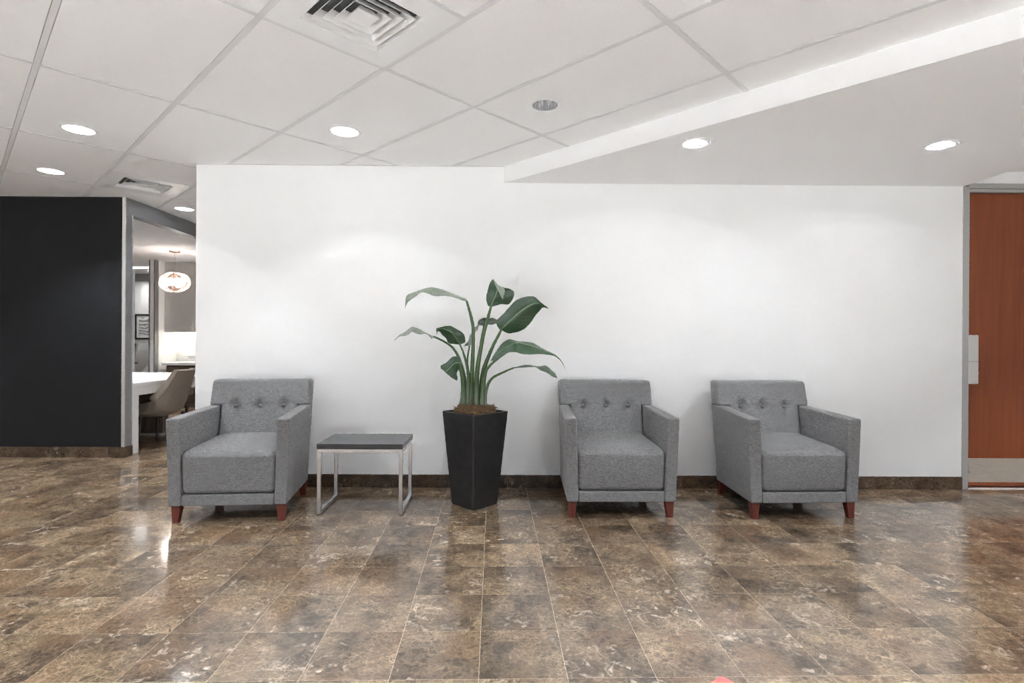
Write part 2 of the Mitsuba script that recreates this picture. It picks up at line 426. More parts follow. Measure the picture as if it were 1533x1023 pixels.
def bar(poly):
    q = poly.intersection(lobby)
    for g in (q.geoms if hasattr(q, 'geoms') else [q]):
        if g.geom_type == 'Polygon' and g.area > 0.001:
            add('ceiling__grid_bar', prism(g, HC, HC + 0.018), 'mat_grid')
for a in range(-14, 11):
    u = OU + a * PU
    bar(ceil_poly(u - 0.012, u + 0.012, -12, 16))
for b in range(-8, 11):
    v = OV + b * PV
    for a in range(-14, 10):
        bar(ceil_poly(OU + a * PU + 0.0122, OU + (a + 1) * PU - 0.0122, v - 0.012, v + 0.012))
for (u, v) in VENTS:
    for s in (-1, 1):
        w = v + s * 0.3048
        if abs((w - OV) / PV - round((w - OV) / PV)) > 0.1:
            bar(ceil_poly(u - 0.2926, u + 0.2926, w - 0.012, w + 0.012))
# wall angle: the thin white edge moulding of the grid along the white wall and the soffit
add('ceiling__edge_moulding', bx(WL, 0.0, WY - 0.018, WY, HC - 0.001, HC + 0.003), 'mat_grid')

# soffit over the right half: its face runs along the grid, lights let into the underside
soff_under = SOFF
for c in SOFF_LIT:
    soff_under = soff_under.difference(Point(c).buffer(0.088, 32))
face = Polygon([(-0.002, WY), (WR + 0.003, 0.645), (WR + 0.003 + 0.011, 0.656), (0.018, WY)])
endp = sbox(WR - 0.009, 0.66, WR + 0.003, WY)
add('soffit__face', prism(face, HS, 2.9), 'mat_wall', label='upright face along the diagonal edge')  # darker paint than the underside, to tone down the light falling on it
soff_under = soff_under.difference(face)
add('soffit', cat_m(prism(soff_under, HS, HS + 0.012), prism(endp, HS + 0.012, 2.9)), 'mat_ceiling_paint',
    label='white boxed soffit with a diagonal edge above the right half of the wall', kind='structure')

# baseboards of the floor's marble, in pieces
x = WL
k = 0
add('baseboard_back', bx(WL, WR, WY - 0.004, WY, 0, 0.098), 'mat_grout', label='low dark marble baseboard of the white wall', kind='structure')
while x < WR - 0.01:
    xe = min(x + TILE, WR)
    add('baseboard_back__piece', bx(x + 0.0008, xe - 0.0008, WY - 0.012, WY - 0.004, 0.001, 0.1, 0.0008), 'mat_baseboard')
    x = xe
add('baseboard_left', bx(-6.4, PX + 0.002, BY - 0.004, BY, 0, 0.098), 'mat_grout', label='low dark marble baseboard of the black wall', kind='structure')
x = PX + 0.012
while x > -6.3:
    xe = x - TILE
    add('baseboard_left__piece', bx(xe + 0.0008, x - 0.0008, BY - 0.013, BY - 0.004, 0.001, 0.1, 0.0008), 'mat_baseboard')
    x = xe
for y in (BY - 0.004, BY + 0.048):
    add('baseboard_left__piece', bx(PX + 0.0005, PX + 0.012, y + 0.0006, y + 0.0514, 0.001, 0.1, 0.0008), 'mat_baseboard')

# ------------------------------------------------------------------ door at the right
DX0, DX1, DY = 3.664, 4.60, 4.288
add('wall_right_of_door', bx(DX1 + 0.05, X1, WY, WY + 0.1, 0, 2.9), 'mat_wall', label='wall right of the door', kind='structure')
add('wall_over_door', bx(WR, DX1 + 0.05, WY + 0.025, WY + 0.15, 2.41, 2.9), 'mat_wall', label='white strip of wall over the door', kind='structure')
fr = [bx(WR + 0.001, DX0, WY - 0.003, WY + 0.12, 0, 2.385, 0.002), bx(DX1, DX1 + 0.05, WY - 0.003, WY + 0.12, 0, 2.41, 0.002)]
add('door_1', bx(DX0 + 0.003, DX1 - 0.003, DY, DY + 0.045, 0.018, 2.342, 0.002), 'mat_door', label='tall reddish brown wooden door in a grey metal frame', kind='structure')
add('door_1__frame', cat_m(*fr), 'mat_frame', label='grey metal door frame')
add('door_1__frame_head', cat_m(bx(DX0, DX1, WY + 0.002, WY + 0.12, 2.372, 2.412, 0.002), bx(DX0, DX1, WY + 0.012, WY + 0.12, 2.346, 2.371, 0.001)), 'mat_frame', label='grey metal head of the door frame')
add('door_1__kick_plate', bx(DX0 + 0.004, DX1 - 0.006, DY - 0.0025, DY, 0.045, 0.236, 0.0006), 'mat_kick', label='pale metal kick plate')
for i in range(4):
    for z in (0.226, 0.055):
        s = lathe([(0, 0), (0.004, 0), (0.004, 0.001), (0.0025, 0.0018), (0, 0.0018)], 12)
        s.apply_transform(trimesh.transformations.rotation_matrix(math.pi / 2, (1, 0, 0)))
        s.apply_translation((3.80 + i * 0.178, DY - 0.0025, z))
        add('door_1__screw', s, 'mat_steel', smooth=30)
for z0, z1 in ((0.830, 1.0045), (1.0075, 1.216)):
    add('door_1__push_plate', bx(3.655, 3.736, WY - 0.007, WY - 0.0035, z0, z1, 0.0008), 'mat_bright_steel', label='brushed steel guard plate at the lock')
add('door_1__plate_bracket', bx(3.668, 3.73, WY - 0.0035, DY, 0.84, 1.20), 'mat_steel')
add('door_1__threshold', hull([(DX0, 4.235, 0.0), (DX1, 4.235, 0), (DX0, 4.25, 0.010), (DX1, 4.25, 0.010), (DX0, 4.34, 0.010), (DX1, 4.34, 0.010), (DX0, 4.36, 0), (DX1, 4.36, 0)]), 'mat_bright_steel', label='flat metal threshold')

# ------------------------------------------------------------------ lamps in the ceiling
def spot_at(key, x, y, z, target, power, beam=40, cut=54):
    scene[key] = {'type': 'spot', 'to_world': T4().look_at(origin=(x, y, z), target=target, up=(0, 1, 0)), 'intensity': {'type': 'rgb', 'value': [power * 0.96, power, power * 1.035]},
                  'cutoff_angle': cut, 'beam_width': beam}

trim_prof = [(0.086, 0.0), (0.104, 0.0), (0.105, 0.0015), (0.100, 0.004), (0.090, 0.005), (0.086, 0.004)]
trim_mesh = lathe(trim_prof + trim_prof[:1], 48)
lens_mesh = lathe([(0, 0.0035), (0.06, 0.003), (0.086, 0.0012), (0.086, 0.0), (0, 0.0)], 40)
flip = trimesh.transformations.rotation_matrix(math.pi, (1, 0, 0))
for m in (trim_mesh, lens_mesh):
    m.apply_transform(flip)
trim_ply, lens_ply = ply(trim_mesh, 'mat_white_metal', smooth=40), ply(lens_mesh, 'mat_white_metal', smooth=40)

def downlight(x, y, z, label, power=BEAM, target=None, cone=(40, 54), glow=LENS, group='round downlights in the tile ceiling'):
    key = free('downlight')
    say(key, label, 'ceiling light', group)
    tw = T4().translate((x, y, z))
    scene[key + '__trim'] = {**trim_ply, 'to_world': tw}
    scene[key + '__lens'] = {**lens_ply, 'to_world': tw, 'emitter': {'type': 'area', 'radiance': {'type': 'rgb', 'value': [glow * 0.96, glow, glow * 1.04]}}}
    labels[key + '__lens'] = {'label': 'glowing white lens'}
    spot_at(key + '__beam', x, y, z - 0.006, target or (x, y, 0), power, *cone)

for (x, y), lab, pw in zip(LIT, ('lit round downlight nearest the top left corner of the picture', 'lit round downlight above the black wall, left of the small vent',
                                 'lit round downlight over the side table and the white wall', 'lit round downlight over the corridor beside the white wall corner'),
                           (BEAM * 2.6, BEAM * 2.8, BEAM * 1.1, BEAM * 2.6)):
    downlight(x, y, HC + 0.002, lab, pw)
for x, y in UNSEEN:
    downlight(x, y, HC, 'added round downlight out of the picture for extra light', POOL, cone=(30, 48))

# invented floor uplights, added out of view behind the camera to brighten the ceiling
up_can = lathe([(0, 0), (0.15, 0), (0.15, 0.22), (0.145, 0.23), (0.135, 0.23), (0.135, 0.205), (0, 0.205), (0, 0)], 36)
up_lens = lathe([(0, 0.212), (0.13, 0.212), (0.13, 0.216), (0, 0.216)], 36)
can_ply, up_ply = ply(up_can, 'mat_white_metal', smooth=40), ply(up_lens, 'mat_white_metal', smooth=40)
for k in range(6):
    key = free('added_uplight')
    say(key, 'added unseen floor uplight behind the camera that brightens the ceiling', 'added floor lamp', 'added floor uplights behind the camera')
    tw = T4().translate((-4.9 + 1.5 * k, -0.75, 0.0))
    scene[key + '__can'] = {**can_ply, 'to_world': tw}
    scene[key + '__lens'] = {**up_ply, 'to_world': tw, 'emitter': {'type': 'area', 'radiance': {'type': 'rgb', 'value': [ADDED_UPLIGHT * 0.95, ADDED_UPLIGHT, ADDED_UPLIGHT * 1.06]}}}
    labels[key + '__lens'] = {'label': 'glowing white lens'}

# the soffit's two lamps: turned lenses in round wells
well = lathe([(0.0, 0.1), (0.087, 0.1), (0.087, 0.0), (0.083, 0.0), (0.083, 0.094), (0.0, 0.094), (0.0, 0.1)], 40)
ring = lathe([(0.083, 0.0), (0.103, -0.004), (0.104, -0.001), (0.104, 0.0), (0.083, 0.003), (0.083, 0.0)], 48)
eye = lathe([(0.064, 0.0), (0.078, 0.0), (0.079, 0.012), (0.070, 0.03), (0.064, 0.03), (0.064, 0.0)], 40)
lens2 = lathe([(0, -0.002), (0.0645, -0.001), (0.0645, 0.004), (0, 0.004)], 36)
tilt = trimesh.transformations.rotation_matrix(math.radians(14), (0.55, 0.83, 0))
for m in (eye, lens2):
    m.apply_transform(tilt)
    m.apply_translation((0, 0, 0.010))
for (x, y), lab in zip(SOFF_LIT, ('lit adjustable downlight in the soffit above the middle armchair', 'lit adjustable downlight in the soffit nearest the door')):
    key = free('soffit_downlight')
    say(key, lab, 'ceiling light', 'adjustable downlights in the soffit')
    tw = T4().translate((x, y, HS))
    scene[key + '__well'] = {**ply(well, 'mat_white_metal', smooth=40), 'to_world': tw}
    scene[key + '__trim'] = {**ply(ring, 'mat_white_metal', smooth=40), 'to_world': tw}
    scene[key + '__collar'] = {**ply(eye, 'mat_white_metal', smooth=40), 'to_world': tw}
    scene[key + '__lens'] = {**ply(lens2, 'mat_white_metal', smooth=40), 'to_world': tw, 'emitter': {'type': 'area', 'radiance': {'type': 'rgb', 'value': [LENS * 0.93, LENS, LENS * 1.08]}}}
    spot_at(key + '__beam', x, y, HS - 0.012, (x - 0.10, y + 0.25, 1.2), BEAM * 1.55, 15, 66)

# the unlit can: fluted bright reflector
def flutes(n=28, rings=9):
    v, f = [], []
    for i in range(rings):
        t = i / (rings - 1)
        r0, z = 0.0745 - 0.035 * t ** 2.2, 0.12 * t
        for k in range(n * 2):
            r = r0 * (1 - 0.045 * (k % 2))
            a = math.pi * k / n
            v.append((r * math.cos(a), r * math.sin(a), z))
    m = n * 2
    for i in range(rings - 1):
        for k in range(m):
            q = (i * m + k, i * m + (k + 1) % m, (i + 1) * m + (k + 1) % m, (i + 1) * m + k)
            f += [(q[0], q[2], q[1]), (q[0], q[3], q[2])]
    return trimesh.Trimesh(v, f, process=False)
key = 'unlit_downlight'
say(key, 'switched off downlight with a fluted mirror reflector in the tile ceiling', 'ceiling light')
tw = T4().translate((*DEAD, HC + 0.003))
scene[key + '__reflector'] = {**ply(flutes(), 'mat_chrome'), 'to_world': tw}
rim = lathe([(0.0735, 0.002), (0.079, -0.002), (0.084, -0.001), (0.084, 0.001), (0.0735, 0.004), (0.0735, 0.002)], 48)
scene[key + '__trim'] = {**ply(rim, 'mat_white_metal', smooth=40), 'to_world': tw}
bulb = lathe([(0, 0.045), (0.02, 0.047), (0.032, 0.06), (0.03, 0.08), (0.018, 0.12), (0, 0.12)], 24)
scene[key + '__bulb'] = {**ply(bulb, 'mat_white_lacquer', smooth=40), 'to_world': tw}
labels[key + '__reflector'] = {'label': 'fluted mirror reflector'}
hood = lathe([(0, 0.125), (0.082, 0.125), (0.082, 0.005), (0.080, 0.005), (0.080, 0.122), (0, 0.122), (0, 0.125)], 32)
scene[key + '__housing'] = {**ply(hood, 'mat_duct'), 'to_world': tw}

# square air diffusers with nested louvres
def frustum_ring(a0, a1, z0, z1, t=0.0016):
    """A square sloping louvre from half side a0 at z0 up to a1 at z1."""
    def sq(a, z):
        return [(-a, -a, z), (a, -a, z), (a, a, z), (-a, a, z)]
    v = np.array(sq(a0, z0) + sq(a1, z1) + sq(a0 - t * 1.6, z0) + sq(a1 - t * 1.6, z1), float)
    f = []
    for k in range(4):
        l = (k + 1) % 4
        for q in ((k, l, l + 4, k + 4), (l + 8, k + 8, k + 12, l + 12), (l, k, k + 8, l + 8), (k + 4, l + 4, l + 12, k + 12)):
            f += [(q[0], q[1], q[2]), (q[0], q[2], q[3])]
    return trimesh.Trimesh(v, f, process=False)
for (u, v), lab in zip(VENTS, ('square white louvred air diffuser at the top edge of the picture', 'square white louvred air diffuser near the black wall')):
    key = free('air_diffuser')
    say(key, lab, 'air vent', 'square ceiling diffusers')
    p = cu * u + cv * v
    tw = T4().translate((float(p[0]), float(p[1]), HC)).rotate((0, 0, 1), 45.5)
    pan = sbox(-0.2925, -0.2925, 0.2925, 0.2925).difference(sbox(-0.188, -0.188, 0.188, 0.188))
    scene[key + '__panel'] = {**ply(prism(pan, -0.001, 0.004), 'mat_white_metal'), 'to_world': tw}
    lou = [(0.187, 0.170, 0.0, 0.022), (0.159, 0.128, -0.002, 0.036), (0.123, 0.093, -0.002, 0.036), (0.087, 0.058, -0.002, 0.036)]
    for k, l in enumerate(lou):
        scene[key + '__louvre' + (f'_{k:03d}' if k else '')] = {**ply(frustum_ring(*l), 'mat_white_metal'), 'to_world': tw}
    scene[key + '__centre_plate'] = {**ply(cat_m(bx(-0.050, 0.050, -0.050, 0.050, -0.002, 0.001, 0.0008), frustum_ring(0.05, 0.03, 0.0, 0.03)), 'mat_white_metal'), 'to_world': tw}
    DH = 0.36
    duct = cat_m(bx(-0.2, 0.2, -0.2, 0.2, DH, DH + 0.01), bx(-0.2, -0.19, -0.2, 0.2, 0.006, DH), bx(0.19, 0.2, -0.2, 0.2, 0.006, DH), bx(-0.19, 0.19, -0.2, -0.19, 0.006, DH), bx(-0.19, 0.19, 0.19, 0.2, 0.006, DH))
    scene[key + '__duct'] = {**ply(duct, 'mat_duct'), 'to_world': tw}
    labels[key + '__duct'] = {'label': 'metal duct behind the louvres'}

# ------------------------------------------------------------------ armchairs
def sx(p):
    y, z = p[:, 1], p[:, 2]
    k = (0.945 + 0.055 * np.clip((z - 0.105) / 0.55, 0, 1)) * (1 - 0.085 * np.clip(y, 0, 0.8) / 0.65)
    q = p.copy()
    q[:, 0] *= k
    return q
BUT = [-0.182, 0.0, 0.182]
ZB = 0.668
def lean(p):
    q = p.copy()
    q[:, 1] += (p[:, 2] - 0.45) * 0.26
    return q
def tuft(p, front):
    q = p.copy()
    w = np.clip((front + 0.06 - p[:, 1]) / 0.06, 0, 1)
    d = 0
    for b in BUT:
        r2 = ((p[:, 0] - b) / 0.036) ** 2 + ((p[:, 2] - ZB) / 0.040) ** 2
        d = d + 0.030 * np.exp(-r2) + 0.006 * np.exp(-((p[:, 0] - b) / 0.012) ** 2) * np.exp(-((p[:, 2] - ZB) / 0.10) ** 2)
    puff = 0.012 * np.clip(1 - (p[:, 0] / 0.38) ** 2, 0, 1)
    q[:, 1] += w * (d - puff)
    return q
def arm_def(s):
    def f(p):
        q = p.copy()
        q[:, 2] += 0.024 * np.clip(p[:, 1] / 0.6, 0, 1) * (p[:, 2] - 0.105) / 0.547
        return sx(q)
    return f
def seat_def(p):
    q = p.copy()
    t = np.clip((p[:, 2] - 0.30) / 0.13, 0, 1)
    yy = np.clip(p[:, 1] / 0.5, 0, 1)
    cx_ = np.clip(1 - (p[:, 0] / 0.30) ** 2, 0, 1)
    q[:, 2] += t * (0.022 * cx_ ** 0.6 * np.clip(yy * 5, 0, 1) + 0.030 * yy)
    fr = np.clip(1 - p[:, 1] / 0.05, 0, 1)
    q[:, 1] -= fr * 0.010 * np.clip(1 - ((p[:, 2] - 0.31) / 0.13) ** 2, 0, 1) * cx_ ** 0.5
    return sx(q)
up_m = rbox((-0.378, 0.478, ZB), (0.378, 0.600, 0.853), 0.024, (44, 3, 12), 4, lambda p: sx(lean(tuft(p, 0.478))))
lo_m = rbox((-0.291, 0.4795, 0.40), (0.291, 0.600, ZB + 0.055), 0.024, (36, 3, 14), 4, lambda p: sx(lean(tuft(p, 0.478))))
rear_m = rbox((-0.372, 0.560, 0.105), (0.372, 0.640, ZB + 0.01), 0.012, (6, 2, 8), 3, lambda p: sx(np.column_stack([p[:, 0], p[:, 1] + np.clip(p[:, 2] - 0.45, -0.35, 1) * 0.16, p[:, 2]])))
arm_r = rbox((0.296, 0.0, 0.105), (0.377, 0.600, 0.652), 0.013, (3, 12, 10), 4, arm_def(1))
arm_l = rbox((-0.377, 0.0, 0.105), (-0.296, 0.600, 0.652), 0.013, (3, 12, 10), 4, arm_def(-1))
seat_m = rbox((-0.2945, 0.006, 0.177), (0.2945, 0.57, 0.437), 0.032, (16, 20, 10), 5, seat_def)
rail_m = rbox((-0.2945, 0.004, 0.105), (0.2945, 0.57, 0.1745), 0.007, (8, 4, 3), 3, sx)
def but_mesh(b):
    m = lathe([(0, 0.008), (0.007, 0.007), (0.0125, 0.003), (0.014, -0.002), (0.012, -0.010), (0, -0.010)], 20)
    m.apply_transform(trimesh.transformations.rotation_matrix(math.radians(90), (1, 0, 0)))
    p = np.array([[b, 0.478 + 0.0150, ZB]])
    m.apply_translation(sx(lean(p))[0])
    return m
def leg_mesh(s, y0, y1, ya, yb):
    """Square tapered leg; s = side; its inner faces slope."""
    top = [(s * 0.345, y0), (s * 0.290, y0), (s * 0.290, y1), (s * 0.345, y1)]
    bot = [(s * 0.339, ya), (s * 0.304, ya), (s * 0.304, yb), (s * 0.339, yb)]
    c = 0.002
    return hull([(x, y, 0.108) for x, y in top] + [(x, y, 0.0) for x, y in bot])
parts = {'seat': (ply(seat_m, 'mat_fabric', smooth=True), None), 'front_rail': (ply(rail_m, 'mat_fabric', smooth=40), None),
         'arm': (ply(arm_l, 'mat_fabric', smooth=True), None), 'arm_001': (ply(arm_r, 'mat_fabric', smooth=True), None),
         'backrest': (ply(cat_m(up_m, lo_m), 'mat_fabric', smooth=True), None), 'rear_panel': (ply(rear_m, 'mat_fabric', smooth=40), None),
         'leg': (ply(leg_mesh(-1, 0.018, 0.07, 0.016, 0.05), 'mat_leg_wood'), 'dark red wooden leg'), 'leg_001': (ply(leg_mesh(1, 0.018, 0.07, 0.016, 0.05), 'mat_leg_wood'), 'dark red wooden leg'),
         'leg_002': (ply(leg_mesh(-0.92, 0.55, 0.60, 0.58, 0.615), 'mat_leg_wood'), 'dark red wooden leg'), 'leg_003': (ply(leg_mesh(0.92, 0.55, 0.60, 0.58, 0.615), 'mat_leg_wood'), 'dark red wooden leg')}
for k, b in enumerate(BUT):
    parts['backrest__button' + (f'_{k:03d}' if k else '')] = (ply(but_mesh(b), 'mat_fabric', smooth=50), None)
CH = [(-1.723, 3.405, 4.6, 'grey fabric armchair with button back left of the side table'),
      (0.775, 3.512, 0.6, 'grey fabric armchair with button back standing right beside the potted plant'),
      (1.967, 3.508, 2.0, 'grey fabric armchair with button back nearest the door')]
for x, y, deg, lab in CH:
    key = free('armchair')
    say(key, lab, 'armchair', 'grey armchairs along the white wall')
    tw = T4().translate((x, y, 0)).rotate((0, 0, 1), deg)
    for name, (d, pl) in parts.items():
        scene[f'{key}__{name}'] = {**d, 'to_world': tw}
        if pl:
            labels[f'{key}__{name}'] = {'label': pl}

# ------------------------------------------------------------------ side table
key = 'side_table'
say(key, 'low side table with a black top on chrome sled legs beside the left armchair', 'side table')
tx0, tx1, ty0, ty1 = -1.219, -0.655, 3.552, 3.945
add(key + '__table_top', bx(tx0, tx1, ty0, ty1, 0.434, 0.468, 0.0015), 'mat_table_top', label='black table top')
s = 0.025
rails = [bx(tx0 + 0.002, tx1 - 0.002, ty0 + 0.004, ty0 + 0.004 + s, 0.410, 0.434, 0.0012), bx(tx0 + 0.002, tx1 - 0.002, ty1 - 0.004 - s, ty1 - 0.004, 0.410, 0.434, 0.0012),
         bx(tx0 + 0.002, tx0 + 0.002 + s, ty0 + 0.03, ty1 - 0.03, 0.410, 0.434), bx(tx1 - 0.002 - s, tx1 - 0.002, ty0 + 0.03, ty1 - 0.03, 0.410, 0.434)]
add(key + '__top_frame', cat_m(*rails), 'mat_chrome', label='chrome frame under the top')
for x in (tx0 + 0.002, tx1 - 0.002 - s):
    add(key + '__foot_rail', bx(x, x + s, ty0 + 0.004 + s, ty1 - 0.004 - s, 0.006, 0.006 + s, 0.0012), 'mat_chrome', label='chrome floor rail')
    for y in (ty0 + 0.004, ty1 - 0.004 - s):
        add(key + '__leg', bx(x, x + s, y, y + s, 0.006, 0.41, 0.0012), 'mat_chrome', label='square chrome leg')
        add(key + '__glide', bx(x + 0.003, x + s - 0.003, y + 0.003, y + s - 0.003, 0.0, 0.0062), 'mat_black_foot', label='black glide')

# ------------------------------------------------------------------ planter, plant, moss
PCX, PCY = -0.197, 3.822
def rsq(a, z, r, n=6):
    """Square of half diagonal a, turned 45 degrees, with corners of radius r."""
    h = a / math.sqrt(2) * 1.03
    pts = []
    for k in range(4):
        ang = math.pi / 4 + k * math.pi / 2
        cx_, cy_ = math.copysign(h - r, math.cos(ang)), math.copysign(h - r, math.sin(ang))
        for t in np.linspace(-math.pi / 4, math.pi / 4, n):
            pts.append((cx_ + r * math.cos(ang + t), cy_ + r * math.sin(ang + t)))
    c, s_ = math.cos(math.pi / 4), math.sin(math.pi / 4)
    return [(PCX + c * x - s_ * y, PCY + s_ * x + c * y, z) for x, y in pts]
def loft(rings, closed=True):
    n = len(rings[0])
    v = np.array([p for r in rings for p in r])
    f = []
    for i in range(len(rings) - 1):
        for k in range(n):
            q = (i * n + k, i * n + (k + 1) % n, (i + 1) * n + (k + 1) % n, (i + 1) * n + k)
            f += [(q[0], q[1], q[2]), (q[0], q[2], q[3])]
    if closed:
        a = len(v)
        v = np.vstack([v, np.mean(rings[0], 0), np.mean(rings[-1], 0)])
        e = (len(rings) - 1) * n
        for k in range(n):
            f += [(a, (k + 1) % n, k), (a + 1, e + k, e + (k + 1) % n)]
    return trimesh.Trimesh(v, f, process=False)
prof = [(0.156, 0.0, 0.016), (0.161, 0.006, 0.016), (0.1665, 0.05, 0.014), (0.195, 0.33, 0.012), (0.2265, 0.640, 0.010), (0.2275, 0.650, 0.010), (0.2255, 0.653, 0.010), (0.208, 0.653, 0.008), (0.205, 0.648, 0.008), (0.200, 0.60, 0.008)]
add('planter', loft([rsq(a, z, r) for a, z, r in prof]), 'mat_planter', smooth=35,
    label='tall black tapered square planter turned corner first in front of the white wall', cat='planter')

def mound():
    m = trimesh.creation.icosphere(4, 1.0)
    v = np.array(m.vertices)
    nz = mikit.meshkit.fbm(v * 3.4 + 5, 4, 3)
    v = v * (0.70 + 0.62 * nz[:, None])
    ang = np.arctan2(v[:, 1], v[:, 0]) - math.pi / 4
    v[:, 2] = np.clip(v[:, 2], -0.4, 2) * 0.062
    sq = 1 / np.maximum(np.abs(np.cos(ang)), np.abs(np.sin(ang))) ** 0.7
    v[:, :2] *= 0.118 * sq[:, None]
    m.vertices = v + (PCX, PCY, 0.638)
    return m
base = mound()
tri = trimesh.proximity.ProximityQuery(base) if False else None
pts, fid = trimesh.sample.sample_surface(base, 2600, seed=5)
nrm = base.face_normals[fid]
strands = [base]
for p, n_ in zip(pts, nrm):
    if n_[2] < 0.0:
        continue
    d = RNG.normal(size=3)
    d -= n_ * d.dot(n_) * 0.6
    d /= np.linalg.norm(d)
    side = np.cross(d, n_)
    L, cur = RNG.uniform(0.012, 0.032), RNG.uniform(-1, 1)
    line = [p + d * L * t + n_ * (0.001 + 0.009 * math.sin(math.pi * t)) + side * cur * L * math.sin(2.2 * t) for t in np.linspace(0, 1, 5)]
    strands.append(tube(line, RNG.uniform(0.0009, 0.0020), 4, caps=False))
add('moss', cat_m(*strands), 'mat_moss', smooth=False, label='tangled brown moss heaped in the top of the black planter', cat='moss', kind='stuff')

PETIOLES = {
    1: [(-0.235,3.81,0.69,0.0212), (-0.219,3.79,0.917,0.0153), (-0.21,3.77,1.197,0.0118), (-0.222,3.76,1.299,0.0106), (-0.258,3.76,1.428,0.0075)],
    2: [(-0.187,3.78,0.694,0.0212), (-0.183,3.76,0.919,0.0165), (-0.146,3.73,1.151,0.0130), (-0.109,3.71,1.298,0.0106), (-0.085,3.7,1.389,0.0080)],
    3: [(-0.161,3.82,0.689,0.0236), (-0.142,3.79,0.917,0.0165), (-0.086,3.77,1.082,0.0118), (-0.015,3.76,1.226,0.0085)],
    4: [(-0.257,3.79,0.693,0.0188), (-0.243,3.77,0.909,0.0118), (-0.275,3.75,1.058,0.0075), (-0.301,3.74,1.124,0.0057)],
    5: [(-0.285,3.84,0.686,0.0236), (-0.279,3.85,0.875,0.0165), (-0.302,3.86,0.983,0.0118), (-0.337,3.87,1.064,0.0094), (-0.381,3.88,1.114,0.0085), (-0.439,3.89,1.149,0.0075), (-0.503,3.9,1.178,0.0066)],
    6: [(-0.274,3.76,0.715,0.0165), (-0.283,3.74,0.887,0.0118), (-0.298,3.72,0.958,0.0094), (-0.299,3.71,0.99,0.0071)],
    7: [(-0.149,3.77,0.705,0.0188), (-0.127,3.75,0.911,0.0118), (-0.094,3.73,0.977,0.0094), (-0.03,3.71,1.033,0.0075), (0.025,3.7,1.072,0.0066)],
    8: [(-0.124,3.78,0.694,0.0130), (-0.122,3.77,0.779,0.0108), (-0.103,3.76,0.85,0.0099), (-0.067,3.76,0.897,0.0085), (0.012,3.76,0.936,0.0071), (0.077,3.76,0.965,0.0057)],
    9: [(-0.206,3.87,0.693,0.0165), (-0.194,3.9,0.91,0.0118), (-0.167,3.92,1.112,0.0085), (-0.14,3.93,1.272,0.0061)],
    10: [(-0.234,3.86,0.694,0.0141), (-0.251,3.89,0.911,0.0094), (-0.26,3.91,1.006,0.0071), (-0.245,3.92,1.112,0.0052)],
}
